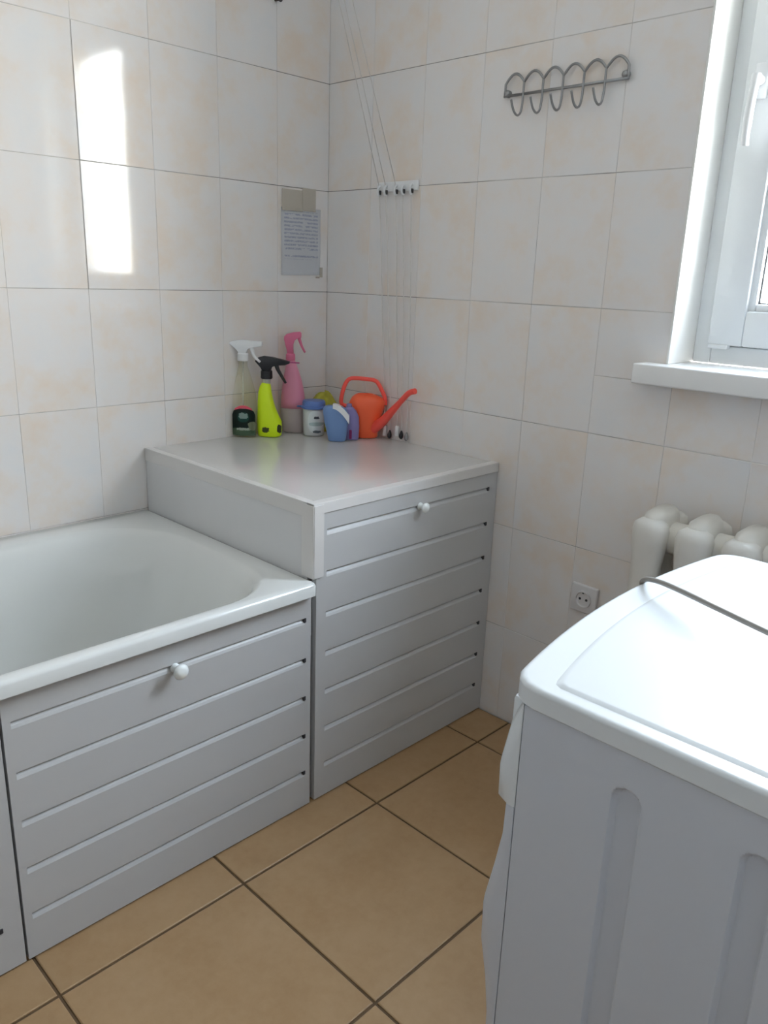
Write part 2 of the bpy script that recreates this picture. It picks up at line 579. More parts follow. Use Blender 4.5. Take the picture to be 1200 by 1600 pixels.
for i in range(len(colsR) - 1):
    for k in range(len(rows) - 1):
        y1, y0, z0, z1 = colsR[i], colsR[i + 1], rows[k], rows[k + 1]
        pieces = [(y0, y1, z0, z1)]
        if y0 < WY0 and y1 > WY1 and z1 > WZ0 - 0.045 and z0 < WZ1:      # cut round the window
            pieces = []
            if z0 < WZ0 - 0.045: pieces.append((y0, y1, z0, WZ0 - 0.045))
            if z1 > WZ1: pieces.append((y0, y1, WZ1, z1))
            za, zb = max(z0, WZ0 - 0.045), min(z1, WZ1)
            if y1 > WY0: pieces.append((WY0, y1, za, zb))
            if y0 < WY1: pieces.append((y0, WY1, za, zb))
        for (a, b_, c, d) in pieces:
            if b_ - a < 0.01 or d - c < 0.01:
                continue
            put_tile(tile_mesh(b_ - a - JV, d - c - JH, 'wall_tile'), wall_right, (0, (a + b_) / 2, (c + d) / 2),
                     (R(rnd.uniform(-.1, .1)), 0, R(-90 + rnd.uniform(-.1, .1))))
# floor tiles
S, FX, FY, FJ = 0.3977, -0.1492, -0.8336, 0.006
fx = [0.0] + [FX - S * k for k in range(0, 7)]
fx = [c for c in fx if c > XF] + [XF]
fy = [-0.60] + [FY - S * k for k in range(0, 6)]
fy = [c for c in fy if c > YB] + [YB]
for i in range(len(fx) - 1):
    for k in range(len(fy) - 1):
        x1, x0, y1, y0 = fx[i], fx[i + 1], fy[k], fy[k + 1]
        put_tile(tile_mesh(x1 - x0 - FJ, y1 - y0 - FJ, 'floor_tile', 0.002, 0.008), floor,
                 ((x0 + x1) / 2, (y0 + y1) / 2, rnd.uniform(-.0004, .0)), (R(-90 + rnd.uniform(-.05, .05)), 0, 0))

# ------------------------------------------------------------------ window
win = thing('window_1', None, None, (0.12, (WY0 + WY1) / 2, WZ0))
win['kind'] = 'structure'
win['label'] = 'white plastic window with one opening sash over the sill'
def rectframe(bm, x0, x1, ya, yb, za, zb, wd, bev=0.004):
    box(bm, x0, x1, yb, yb + wd, za, zb, bev)
    box(bm, x0, x1, ya - wd, ya, za, zb, bev)
    box(bm, x0, x1, yb + wd - .001, ya - wd + .001, za, za + wd, bev)
    box(bm, x0, x1, yb + wd - .001, ya - wd + .001, zb - wd, zb, bev)
bm = NB(); rectframe(bm, 0.12, 0.185, WY0, WY1, WZ0, WZ1, 0.042)
mk('window_frame', bm, M['pvc'], win, smooth=True, auto=40)
SY0, SY1, SZ0, SZ1 = WY0 - 0.036, WY1 + 0.036, WZ0 + 0.044, WZ1 - 0.036
bm = NB(); rectframe(bm, 0.104, 0.176, SY0, SY1, SZ0, SZ1, 0.078, 0.006)
sash = mk('sash', bm, M['pvc'], win, smooth=True, auto=40)
bm = NB(); rectframe(bm, 0.113, 0.130, SY0 - .074, SY1 + .074, SZ0 + .074, SZ1 - .074, 0.020, 0.005)
mk('glazing_bead', bm, M['pvc'], sash, smooth=True, auto=40)
bm = NB(); rectframe(bm, 0.1245, 0.1315, SY0 - .093, SY1 + .093, SZ0 + .093, SZ1 - .093, 0.004, 0.0)
mk('glass_seal', bm, M['gasket'], sash)
bm = NB(); box(bm, 0.132, 0.136, SY1 + .080, SY0 - .080, SZ0 + .080, SZ1 - .080)
mk('pane', bm, M['pane'], sash)
bm = NB(); box(bm, 0.156, 0.160, SY1 + .080, SY0 - .080, SZ0 + .080, SZ1 - .080)
mk('pane', bm, M['pane'], sash)
bm = NB(); rectframe(bm, 0.150, 0.156, SY0 + .004, SY1 - .004, SZ0 - .006, SZ1 + .004, 0.009, 0)
mk('sash_seal', bm, M['gasket'], win)
# handle on the left stile, lever hanging down
bm = NB()
hy, hz = SY0 - 0.036, 1.66
box(bm, 0.094, 0.105, hy - .015, hy + .015, hz - .035, hz + .035, .004)
tube(bm, [(0.096, hy, hz), (0.070, hy, hz)], 0.010, 12)
hnd = [(0.072, hy, hz + .008), (0.068, hy, hz - .01), (0.062, hy, hz - .05), (0.060, hy, hz - .10), (0.064, hy, hz - .128)]
tube(bm, spline(hnd, 5), [0.010] * 6 + [0.009] * 9 + [0.008] * 6, 10)
mk('window_handle', bm, M['whitep'], win, smooth=True, auto=45)
# lower hinge cover on the frame
bm = NB(); box(bm, 0.100, 0.121, WY0 - .085, WY0 - .040, WZ0 + .036, WZ0 + .046, .003)
mk('hinge_cover', bm, M['pvc'], win)
# reveal lining
bm = NB()
box(bm, -0.002, 0.125, WY0, WY0 + 0.006, WZ0, WZ1, 0.0015)
box(bm, -0.002, 0.125, WY1 - .006, WY1, WZ0, WZ1, 0.0015)
box(bm, -0.002, 0.125, WY1, WY0, WZ1, WZ1 + .006, 0.0015)
struct(mk('trim_1', bm, M['jamb']), 'white plastic lining of the window reveal')
bm = NB(); box(bm, -0.055, 0.122, WY1 - .06, -1.114, WZ0 - 0.045, WZ0, 0.004, 3)
struct(mk('trim_2', bm, M['sill'], smooth=True, auto=40), 'thick white window sill board')

# ------------------------------------------------------------------ bathtub
TX1, TX0, TY1, TY0, TZ = -0.6700, -2.39, -0.003, -0.746, 0.587
def rrect(x0, x1, y0, y1, r, z, n=10, s=14):
    """rounded rectangle, r = radii of corners (x1y1, x0y1, x0y0, x1y0); fixed vertex count"""
    pts = []
    cs = [(x1, y1, 0), (x0, y1, 90), (x0, y0, 180), (x1, y0, 270)]
    for k, (cx, cy, a0) in enumerate(cs):
        rr = r[k]
        ox = cx - rr if cx == x1 else cx + rr
        oy = cy - rr if cy == y1 else cy + rr
        arc = [(ox + rr * math.cos(R(a0 + 90 * i / n)), oy + rr * math.sin(R(a0 + 90 * i / n)), z) for i in range(n + 1)]
        pts += arc
        k2 = (k + 1) % 4
        nx, ny, na = cs[k2]
        r2 = r[k2]
        o2x = nx - r2 if nx == x1 else nx + r2
        o2y = ny - r2 if ny == y1 else ny + r2
        e = (o2x + r2 * math.cos(R(na)), o2y + r2 * math.sin(R(na)), z)
        b = arc[-1]
        for i in range(1, s):
            t = i / s
            pts.append((b[0] + (e[0] - b[0]) * t, b[1] + (e[1] - b[1]) * t, z))
    return pts
tub = thing('bathtub', 'white enamelled bathtub along the left wall', 'bathtub', (-1.54, -0.375, 0))
bm = NB()
prev = None
IX0, IX1, IY0, IY1 = -2.31, -0.728, -0.712, -0.075
RI = (0.23, 0.2, 0.2, 0.16)
specs = [
    (TX0, TX1, TY0, TY1, (.012,) * 4, TZ - 0.030),
    (TX0, TX1, TY0, TY1, (.012,) * 4, TZ - 0.008),
    (TX0 + .003, TX1 - .003, TY0 + .003, TY1 - .001, (.012,) * 4, TZ - 0.002),
    (TX0 + .009, TX1 - .009, TY0 + .009, TY1 - .004, (.012,) * 4, TZ),
    (IX0 - .006, IX1 + .006, IY0 - .006, IY1 + .006, RI, TZ + .000),
    (IX0, IX1, IY0, IY1, RI, TZ - .003),
    (IX0 + .010, IX1 - .010, IY0 + .006, IY1 - .010, RI, TZ - .012),
    (IX0 + .022, IX1 - .022, IY0 + .014, IY1 - .020, RI, TZ - .035),
    (IX0 + .05, IX1 - .05, IY0 + .030, IY1 - .035, RI, TZ - .12),
    (IX0 + .10, IX1 - .09, IY0 + .050, IY1 - .055, RI, TZ - .25),
    (IX0 + .17, IX1 - .13, IY0 + .08, IY1 - .085, (.2, .18, .18, .16), TZ - .35),
    (IX0 + .26, IX1 - .20, IY0 + .13, IY1 - .13, (.15, .14, .14, .13), TZ - .40),
    (IX0 + .40, IX1 - .34, IY0 + .21, IY1 - .21, (.08,) * 4, TZ - .412)]
for s_ in specs:
    rg = ring(bm, rrect(*s_))
    if prev: bridge(bm, prev, rg)
    prev = rg
bm.faces.new(prev)
mk('basin', bm, M['enamel'], tub, smooth=True, auto=60)
for fx_, fy_ in ((-1.8, -.32), (-1.8, -.46), (-1.15, -.32), (-1.15, -.46)):
    bm = NB(); box(bm, fx_ - .02, fx_ + .02, fy_ - .02, fy_ + .02, 0.0, 0.176, .004)
    mk('foot', bm, M['wire'], tub)

# ------------------------------------------------------------------ grooved panels
def slat_bm(x0, x1, z0, z1, y, first, last, d=0.006, th=0.014):
    """horizontal slat facing -y; its top edge is bevelled towards the groove above"""
    bm = NB()
    zt = z1 if last else z1 - 0.0015
    prof = [(y + th, z0), (y + (0 if first else 0.0015), z0), (y, z0 + (0 if first else .002))]
    if last:
        prof += [(y, zt), (y + th, zt)]
    else:
        prof += [(y, z1 - 0.013), (y + d * .4, z1 - 0.008), (y + d, z1 - 0.0035), (y + d + .001, zt), (y + th, zt)]
    a = ring(bm, [(x0, p, q) for p, q in prof])
    b = ring(bm, [(x1, p, q) for p, q in prof])
    bridge(bm, a, b); bm.faces.new(a); bm.faces.new(b)
    return bm

def knob_bm(x, y, z, out=0.030, r=0.0155):
    bm = NB()
    prof = [(0.0, .010), (0.004, .0095), (0.010, .0065), (0.016, .0075), (0.021, r * .92), (0.026, r), (0.030, r * .85), (0.033, r * .45), (0.034, 0.001)]
    prev = None
    for h, rr in prof:
        rg = ring(bm, [(x + rr * math.cos(a), y - h * out / 0.034, z + rr * math.sin(a)) for a in [2 * PI * i / 18 for i in range(18)]])
        if prev: bridge(bm, prev, rg)
        else: bm.faces.new(rg)
        prev = rg
    bm.faces.new(prev)
    return bm

PY = -0.725
def grooved(parent, x0, x1, z0, zs, ztop, sl, sr, hole_darks=True):
    """stile strips at both ends, slats between, plugs where the grooves end at the right"""
    bm = NB(); box(bm, x0, x0 + sl, PY, PY + .016, z0, ztop); mk('stile', bm, M['panel'], parent)
    bm = NB(); box(bm, x1 - sr, x1, PY, PY + .016, z0, ztop); mk('stile', bm, M['panel'], parent)
    lv = [z0] + zs + [ztop]
    for i in range(len(lv) - 1):
        mk('slat', slat_bm(x0 + sl, x1 - sr, lv[i], lv[i + 1], PY, i == 0, i == len(lv) - 2), M['panel'], parent)
    if hole_darks:
        for z in zs:
            bm = NB(); box(bm, x1 - sr - .004, x1 - sr + .003, PY - .0012, PY + .008, z - .0095, z + .0015, .001, 1)
            mk('groove_plug', bm, M['plug'], parent)  # dark block stands in for the shade in the groove end hole

gz = [0.1, 0.2, 0.3, 0.398, 0.498]
bp1 = thing('bath_panel', 'white grooved tub panel with round knob, right beside the tall corner box', 'panel', (-1.01, PY, 0))
grooved(bp1, -1.351, -0.672, 0.004, gz, 0.553, 0.014, 0.017)
mk('knob', knob_bm(-1.022, PY, 0.492, 0.032, 0.0165), M['knob'], bp1, smooth=True, auto=60)
bp2 = thing('bath_panel', 'white grooved tub panel cut off by the left edge of the picture', 'panel', (-1.72, PY, 0))
grooved(bp2, -2.38, -1.356, 0.004, gz, 0.553, 0.014, 0.036)
mk('knob', knob_bm(-1.86, PY, 0.492, 0.032, 0.0165), M['knob'], bp2, smooth=True, auto=60)

# ------------------------------------------------------------------ corner box beside the tub
BX, BZ = -0.668, 0.762
cb = thing('corner_box', 'tall white boxed-in cabinet filling the corner, cleaning bottles on its top', 'cabinet', (-0.33, -0.36, 0))
front = thing('front_panel', None, None, (-0.33, PY, 0))
front.parent = cb
front.location = (0, PY + 0.36, 0)
gz2 = [0.097 + 0.1 * k for k in range(7)]
gz2[-1] = 0.697
grooved(front, -0.657, -0.002, 0.004, gz2, 0.742, 0.030, 0.036)
mk('knob', knob_bm(-0.318, PY, 0.695, 0.026, 0.0135), M['knob'], front, smooth=True, auto=60)
bm = NB(); box(bm, BX + .003, -0.002, PY + .002, -0.002, BZ - .020, BZ - .0015, 0.001, 1)
mk('top_panel', bm, M['boxtop'], cb)
bm = NB(); box(bm, BX + .0012, BX + .016, PY + .02, -0.003, TZ - .006, BZ - .021)
mk('side_panel', bm, M['boxside'], cb)
def angle_bm(a, b, legs):
    pass
bm = NB()     # front top angle
box(bm, BX, -0.002, PY - .003, PY + .022, BZ - .0015, BZ + .001, .0006, 1)
box(bm, BX, -0.002, PY - .003, PY - .0005, BZ - .024, BZ - .0010, .0006, 1)
mk('edge_trim', bm, M['trim'], cb)
bm = NB()     # side top angle
box(bm, BX - .001, BX + .020, PY + .023, -0.003, BZ - .0015, BZ + .0008, .0006, 1)
box(bm, BX - .001, BX + .0015, PY + .0225, -0.003, BZ - .034, BZ - .0010, .0006, 1)
mk('edge_trim', bm, M['trim'], cb)
bm = NB()     # upright corner angle
box(bm, BX - .003, BX - .0004, PY - .0045, PY + .036, TZ + .002, BZ - .0032, .0006, 1)
box(bm, BX - .0004, BX + .028, PY - .0055, PY - .0033, TZ + .002, BZ - .0032, .0006, 1)
mk('edge_trim', bm, M['trim'], cb)

# ------------------------------------------------------------------ washing machine
WX0, WX1, WYB, WH = -1.12, -0.535, -2.06, 0.85
wm = thing('washing_machine', 'white front-loading washing machine with ribbed side panel in the foreground', 'washing machine', ((WX0 + WX1) / 2, -1.82, 0))
def sstep(a, b, t):
    t = max(0, min(1, (t - a) / (b - a)))
    return t * t * (3 - 2 * t)
# ribbed near side
def rib_depth(y, z):
    d = 0
    for yc in (-1.7155, -1.8385, -1.9615):
        dy = abs(y - yc)
        zt, zb = 0.772, 0.15
        dz = max(0, z - zt, zb - z)
        q = math.hypot(dy, dz)
        d = max(d, 1 - sstep(0.0115, 0.0165, q))
    return d * 0.0085
def side(xs, inward):
    bm = NB()
    ys = sorted({-1.594, WYB} | {yc + o for yc in (-1.7155, -1.8385, -1.9615) for o in [k * .00175 for k in range(-12, 13)]})
    zs = [0.03, 0.08] + [0.12 + .0025 * k for k in range(0, 17)] + [0.22 + 0.06 * k for k in range(0, 9)] + [0.745 + .0022 * k for k in range(0, 25)] + [0.826]
    zs = sorted(set(zs))
    g = [[bm.verts.new((xs + inward * rib_depth(y, z), y, z)) for z in zs] for y in ys]
    for i in range(len(ys) - 1):
        for k in range(len(zs) - 1):
            bm.faces.new((g[i][k], g[i + 1][k], g[i + 1][k + 1], g[i][k + 1]))
    # folded edges
    def edge(vs):
        b = [bm.verts.new(v.co + Vector((inward * .012, 0, 0))) for v in vs]
        for i in range(len(vs) - 1):
            bm.faces.new((vs[i], vs[i + 1], b[i + 1], b[i]))
    edge(g[0]); edge(g[-1]); edge([c[0] for c in g]); edge([c[-1] for c in g])
    return bm
mk('side_panel', side(WX0, 1), M['wm'], wm, smooth=True, auto=35)
mk('side_panel', side(WX1, -1), M['wm'], wm, smooth=True, auto=35)
bm = NB(); box(bm, WX0 + .010, WX1 - .010, WYB, WYB + .012, 0.03, 0.826, .002, 1)
mk('back_panel', bm, M['wm'], wm)
bm = NB(); box(bm, WX0 + .013, WX1 - .013, WYB + .013, -1.6, 0.03, 0.05)
mk('base_tray', bm, M['wm'], wm)
# front: plan curve (bulge in the middle, rounded ends) lofted along z
def plan(z, depth, bulge, corner=0.018, n=24):
    pts = []
    half = (WX1 - WX0) / 2
    xm = (WX0 + WX1) / 2
    for i in range(n + 1):
        t = -1 + 2 * i / n
        tt = math.copysign(1 - (1 - abs(t)) ** 1.6, t)
        x = xm + half * tt
        e = half - abs(x - xm)
        c = corner * (1 - math.sqrt(max(0, 1 - (1 - min(1, e / corner)) ** 2))) if e < corner else 0
        pts.append((x, max(-1.5915, -1.592 + depth + bulge * (1 - tt * tt) - c), z))
    pts += [(WX1 - .0005, -1.5925, z), (WX0 + .0005, -1.5925, z)]
    return pts
def front_loft(levels):
    bm = NB(); prev = None
    for lv in levels:
        rg = ring(bm, plan(*lv))
        if prev: bridge(bm, prev, rg)
        else: bm.faces.new(rg)
        prev = rg
    bm.faces.new(prev)
    return bm
mk('control_panel', front_loft([(0.700, .026, .022), (0.702, .029, .022), (0.74, .030, .023), (0.79, .020, .025), (0.818, .009, .027), (0.8255, .006, .027)]),
   M['wmtop'], wm, smooth=True, auto=40)
lv = [(0.03, .019, .02)]
for k in range(0, 14):
    z = 0.05 + 0.05 * k
    lv.append((z, .016 + .022 * math.exp(-((z - .53) / .085) ** 2) + .004 * math.exp(-((z - .2) / .15) ** 2), .02))
lv = [l for l in lv if l[0] < 0.69] + [(0.693, .018, .02), (0.699, .016, .02)]
mk('front_panel', front_loft(lv), M['wm'], wm, smooth=True, auto=40)
# door, dial, drawer on the front (facing the tub)
xm = (WX0 + WX1) / 2
def disc_y(bm, cx, cz, prof, seg=36):
    prev = None
    for y, r in prof:
        rg = ring(bm, [(cx + r * math.cos(2 * PI * i / seg), y, cz + r * math.sin(2 * PI * i / seg)) for i in range(seg)])
        if prev: bridge(bm, prev, rg)
        else: bm.faces.new(rg)
        prev = rg
    bm.faces.new(prev)
    return bm
dr = mk('door', disc_y(NB(), xm, 0.40, [(-1.575, .175), (-1.545, .172), (-1.535, .155), (-1.545, .125)]), M['wmtop'], wm, smooth=True, auto=40)
mk('porthole', disc_y(NB(), xm, 0.40, [(-1.546, .122), (-1.538, .10), (-1.535, .06), (-1.534, .02)]), M['doorglass'], dr, smooth=True)
mk('dial', disc_y(NB(), WX1 - .13, 0.765, [(-1.56, .028), (-1.530, .026), (-1.527, .022)], 24), M['wmgrey'], wm, smooth=True, auto=40)
bm = NB(); box(bm, WX0 + .05, WX0 + .21, -1.565, -1.545, .735, .80, .006)
mk('detergent_drawer', bm, M['wmtop'], wm, smooth=True, auto=40)
for fx_, fy_ in ((WX0 + .06, -1.64), (WX1 - .06, -1.64), (WX0 + .06, -2.0), (WX1 - .06, -2.0)):
    bm = NB(); tube(bm, [(fx_, fy_, 0), (fx_, fy_, .035)], .02, 14)
    mk('foot', bm, M['blackp'], wm)
# worktop: frame with a convex front, raised glossy inset
def top_outline(off, n=26, front_extra=0.0, cr=0.028):
    half = (WX1 - WX0) / 2 - off
    pts = []
    for i in range(n + 1):
        t = -1 + 2 * i / n
        tt = math.copysign(1 - (1 - abs(t)) ** 1.7, t)
        x = xm + half * tt
        e = half - abs(x - xm)
        c = cr * (1 - math.sqrt(max(0, 1 - (1 - min(1, e / cr)) ** 2))) if e < cr else 0
        y = -1.572 + 0.034 * (1 - (tt * 0.97) ** 2) + 0.010 * tt - off - front_extra - c
        pts.append((x, y))
    yb = WYB - .005 + off
    pts += [(xm + half, yb + .01), (xm + half - .01, yb), (xm - half + .01, yb), (xm - half, yb + .01)]
    return pts
bm = NB()
prev = None
for off, z in ((0.006, .8262), (-.0015, .8263), (-.003, .8278), (-.003, .8290), (-.003, .8460), (-.003, .8475), (-.0020, .8498), (.0006, .8510), (.0025, .8512), (.004, .8512), (.010, .8512)):
    rg = ring(bm, [(x, y, z) for x, y in top_outline(off)])
    if prev: bridge(bm, prev, rg)
    else: bm.faces.new(rg)
    prev = rg
bm.faces.new(prev)
wt = mk('worktop', bm, M['wmtop'], wm, smooth=True, auto=50)
bm = NB()
prev = None
for off, z in ((0.017, .8500), (0.017, .8512), (0.021, .8535), (0.024, .8538)):
    rg = ring(bm, [(x, y, z) for x, y in top_outline(off, front_extra=0.018, cr=0.008)])
    if prev: bridge(bm, prev, rg)
    else: bm.faces.new(rg)
    prev = rg
bm.faces.new(prev)
mk('top_inset', bm, M['wmtop'], wm, smooth=True, auto=30)

# cable lying over the machine
cpts = [(-0.60, -1.30, 0.012), (-0.68, -1.36, .10), (-0.725, -1.47, .45), (-0.742, -1.520, .78), (-0.748, -1.5295, .832), (-0.757, -1.5345, .8535), (-0.788, -1.566, .8705), (-0.814, -1.608, .878),
        (-0.840, -1.668, .880), (-0.857, -1.733, .877), (-0.862, -1.80, .869), (-0.855, -1.90, .862), (-0.84, -2.0, .860), (-0.83, -2.045, .855)]
bm = NB(); tube(bm, spline(cpts, 8), 0.0036, 10)
tag(mk('power_cable', bm, M['cable'], smooth=True), 'thin grey cable looped over the front edge of the washing machine top', 'cable')

# ------------------------------------------------------------------ cast iron radiator
rad = thing('radiator', 'cream cast iron column radiator on the wall under the window sill', 'radiator', (-0.12, -1.6, 0.19))
def rad_section(yc):
    bm = NB()
    z0, z1 = 0.20, 0.765
    # two columns, front and back
    for xc in (-0.167, -0.073):
        secs = [(z0 + .015, .024), (z0 + .05, .036), (z0 + .10, .032), (z1 - .105, .032), (z1 - .06, .0365), (z1 - .028, .038), (z1 - .012, .034), (z1 - .003, .022)]
        loft(bm, [(z, xc, yc, r * 0.88, r) for z, r in secs], 20, power=2.5)
    # web between the columns at top, foot and a slim middle web
    loft(bm, [(z1 - .075, -0.12, yc, .052, .020), (z1 - .05, -0.12, yc, .058, .030), (z1 - .02, -0.12, yc, .060, .032), (z1 + .004, -0.12, yc, .050, .026), (z1 + .014, -0.115, yc, .036, .015)], 20, power=2.6)
    loft(bm, [(z0, -0.12, yc, .045, .018), (z0 + .02, -0.12, yc, .058, .028), (z0 + .06, -0.12, yc, .054, .026), (z0 + .08, -0.12, yc, .045, .018)], 20, power=2.6)
    for (a, b) in ((0.29, 0.665),):
        box(bm, -0.15, -0.09, yc - .006, yc + .006, a, b)
    return bm
RP = 0.098
for k in range(8):
    yc = -1.262 - RP * k
    mk('section', rad_section(yc), M['rad'], rad, smooth=True, auto=50)
    # nipples joining to the next one / end plug
    if k < 7:
        for z in (0.716, 0.245):
            bm = NB(); tube(bm, [(-0.12, yc - .02, z), (-0.12, yc - RP + .02, z)], 0.036, 18)
            mk('nipple', bm, M['rad'], rad, smooth=True, auto=50)
for z in (0.718, 0.245):
    bm = NB(); tube(bm, [(-0.12, -1.235, z), (-0.12, -1.219, z), (-0.12, -1.2185, z), (-0.12, -1.205, z)], [.030, .030, .021, .020], 6)
    mk('end_plug', bm, M['rad'], rad)
for y in (-1.311, -1.85):
    bm = NB(); box(bm, -0.12, 0.0, y - .006, y + .006, 0.655, 0.668); box(bm, -0.135, -0.122, y - .006, y + .006, 0.655, 0.69)
    mk('wall_bracket', bm, M['radplug'], rad)

# ------------------------------------------------------------------ socket
so = thing('power_socket', 'white square wall socket just left of the radiator', 'socket', (0, -1.0335, 0.4575))
bm = NB(); box(bm, -0.011, 0.0, -1.0715, -0.9955, 0.4195, 0.4955, 0.004, 3)
mk('cover_plate', bm, M['socket'], so, smooth=True, auto=45)
def disc_x(bm, cy, cz, prof, seg=28):
    prev = None
    for x, r in prof:
        rg = ring(bm, [(x, cy + r * math.cos(2 * PI * i / seg), cz + r * math.sin(2 * PI * i / seg)) for i in range(seg)])
        if prev: bridge(bm, prev, rg)
        else: bm.faces.new(rg)
        prev = rg
    bm.faces.new(prev)
    return bm
mk('socket_well', disc_x(NB(), -1.0335, .4575, [(-.010, .0235), (-.0155, .0225), (-.0155, .0195), (-.0115, .018)]), M['socket'], so, smooth=True, auto=40)
for dy in (-.0095, .0095):
    mk('socket_hole', disc_x(NB(), -1.0335 + dy, .4575, [(-.0112, .0036), (-.0118, .0036)], 12), M['plug'], so)
bm = NB(); box(bm, -.0165, -.0118, -1.036, -1.031, .4735, .4775, .001, 1); mk('earth_clip', bm, M['plug'], so)

# ------------------------------------------------------------------ hook rack
hr = thing('hook_rack', 'grey wire hook rack with wavy top rail high on the window wall', 'hook rack', (0, -0.832, 1.677))
Y0, Y1, BZ_ = -0.666, -0.998, 1.677
n = 6
p = (Y1 - Y0) / n
pts = []
for i in range(n * 12 + 1):
    t = i / 12
    y = Y0 + p * t
    a = abs(math.sin(PI * t))
    pts.append((-0.010, y, BZ_ + 0.027 + 0.021 * a ** 0.9))
bm = NB()
pts = [(-0.010, Y0, BZ_ - .001), (-0.010, Y0, BZ_ + .012)] + pts + [(-0.010, Y1, BZ_ + .012), (-0.010, Y1, BZ_ - .001)]
tube(bm, pts, 0.0031, 8)
mk('wavy_rail', bm, M['wire'], hr, smooth=True)
bm = NB(); tube(bm, [(-0.010, Y0 + .002, BZ_ + .001), (-0.010, Y1 - .002, BZ_ + .001)], 0.0034, 8)
mk('cross_bar', bm, M['wire'], hr, smooth=True)
for k in range(1, n):
    y = Y0 + p * k
    hk = [(-0.011, y, BZ_ + .027), (-0.0115, y, BZ_), (-0.0125, y, BZ_ - .022), (-0.018, y, BZ_ - .042), (-0.030, y, BZ_ - .049), (-0.043, y, BZ_ - .043), (-0.052, y, BZ_ - .031), (-0.058, y, BZ_ - .019)]
    bm = NB(); tube(bm, spline(hk, 5), 0.0027, 8)
    mk('hook', bm, M['wire'], hr, smooth=True)
for y, z in ((Y0 - .005, BZ_ + .007), (Y1 + .008, BZ_ + .010)):
    mk('mounting_lug', disc_x(NB(), y, z, [(0.0, .0085), (-.009, .0085), (-.0125, .0068), (-.014, .003)], 16), M['wire'], hr, smooth=True, auto=50)

# ------------------------------------------------------------------ cord rail and cords
cr = thing('cord_rail', 'small white plastic cord rail fixed on the tiles above the watering can', 'cord rail', (0, -0.302, 1.487))
bm = NB(); box(bm, -0.008, 0.0, -0.383, -0.222, 1.476, 1.502, .002, 2)
mk('back_plate', bm, M['whitep'], cr, smooth=True, auto=40)
cys = [-0.238, -0.264, -0.305, -0.333, -0.365]
cye = [-0.290, -0.313, -0.343, -0.362, -0.384]
for y in cys:
    bm = NB()
    tube(bm, spline([(-.006, y, 1.492), (-.014, y, 1.490), (-.019, y, 1.482), (-.018, y, 1.471), (-.012, y, 1.466), (-.008, y, 1.470)], 4), 0.0034, 8)
    mk('cleat_hook', bm, M['whitep'], cr, smooth=True)
    bm = NB(); box(bm, -.0155, -.0078, y - .0045, y - .0005, 1.468, 1.480, .001, 1)
    mk('slot', bm, M['plug'], cr)
pos = ['leftmost', 'second from left', 'middle', 'second from right', 'rightmost']
ceil_pts = [(-.34, -.16), (-.37, -.20), (-.40, -.24)]
for k, (y, ye) in enumerate(zip(cys, cye)):
    zend = [0.785, 0.775, 0.793, 0.781, 0.779][k]
    ct = thing('drying_cord', 'thin white hanging cord, %s of the five below the cord rail' % pos[k], 'cord', (-0.010, ye, zend), 0, 'drying cords under the cord rail')
    sw = rnd.uniform(-.003, .003)
    pts = [(-.0135, y, 1.474), (-.011, y + (ye - y) * .25, 1.33), (-.009, y + (ye - y) * .55 + sw, 1.12), (-.009, y + (ye - y) * .85, .93), (-.010, ye, zend + .012)]
    bm = NB(); tube(bm, spline(pts, 6), 0.0015, 6)
    mk('cord_line', bm, M['cord'], ct, smooth=True)
    if k < 3:    # the part that runs up to the ceiling pulley
        cx, cy = ceil_pts[k]
        bm = NB(); tube(bm, [(-.0145, y, 1.492), (cx, cy, ZC)], 0.0009, 6)
        mk('cord_upper', bm, M['cord'], ct, smooth=True)
    bm = NB()
    if k in (0, 2):
        loft(bm, [(zend - .017, -.010, ye, .0055, .0055), (zend - .015, -.010, ye, .0068, .0068), (zend + .010, -.010, ye, .0066, .0066), (zend + .014, -.010, ye, .004, .004)], 14)
        mk('cord_end', bm, M['whitep'], ct, smooth=True, auto=50)
    else:
        loft(bm, [(zend - .012, -.011, ye, .003, .003), (zend - .007, -.011, ye, .007, .006), (zend, -.011, ye, .0075, .0065), (zend + .008, -.010, ye, .005, .004), (zend + .014, -.010, ye, .002, .002)], 12)
        mk('cord_knot', bm, M['blackp'] if k != 4 else M['wire'], ct, smooth=True)

# ------------------------------------------------------------------ paper note
nt_ = thing('paper_note', 'handwritten paper sheet taped on the left wall near the corner', 'note', (-0.109, 0, 1.235))
bm = NB()
nx, nz = 10, 8
g = [[bm.verts.new((-0.186 + 0.154 * i / nx, -0.0022 - .0012 * math.sin(PI * i / nx) - .0006 * math.sin(5 * k / nz), 1.236 + 0.193 * k / nz + .003 * i / nx)) for k in range(nz + 1)] for i in range(nx + 1)]
for i in range(nx):
    for k in range(nz):
        bm.faces.new((g[i][k], g[i + 1][k], g[i + 1][k + 1], g[i][k + 1]))
bmesh.ops.solidify(bm, geom=list(bm.faces), thickness=0.0003)
mk('sheet', bm, M['paper'], nt_, smooth=True)
for (x0, x1, z0, z1, yy) in ((-.184, -.105, 1.421, 1.481, .0042), (-.107, -.054, 1.424, 1.489, .0046), (-.034, -.022, 1.232, 1.262, .0028)):
    bm = NB(); box(bm, x0, x1, -yy, -yy + .0003, z0, z1)
    mk('tape', bm, M['tape'], nt_)
bm = NB(); box(bm, -.050, -.034, -.0030, -.0026, 1.229, 1.234); mk('tape', bm, M['radplug'], nt_)

# nail high on the left wall
nl = NB(); tube(nl, [(-.203, 0.001, 1.963), (-.203, -.022, 1.961)], .004, 10); tube(nl, [(-.203, -.022, 1.961), (-.203, -.024, 1.961)], .0075, 12)
tag(mk('nail', nl, M['iron']), 'dark nail head at the top edge of the picture on the left wall', 'nail')

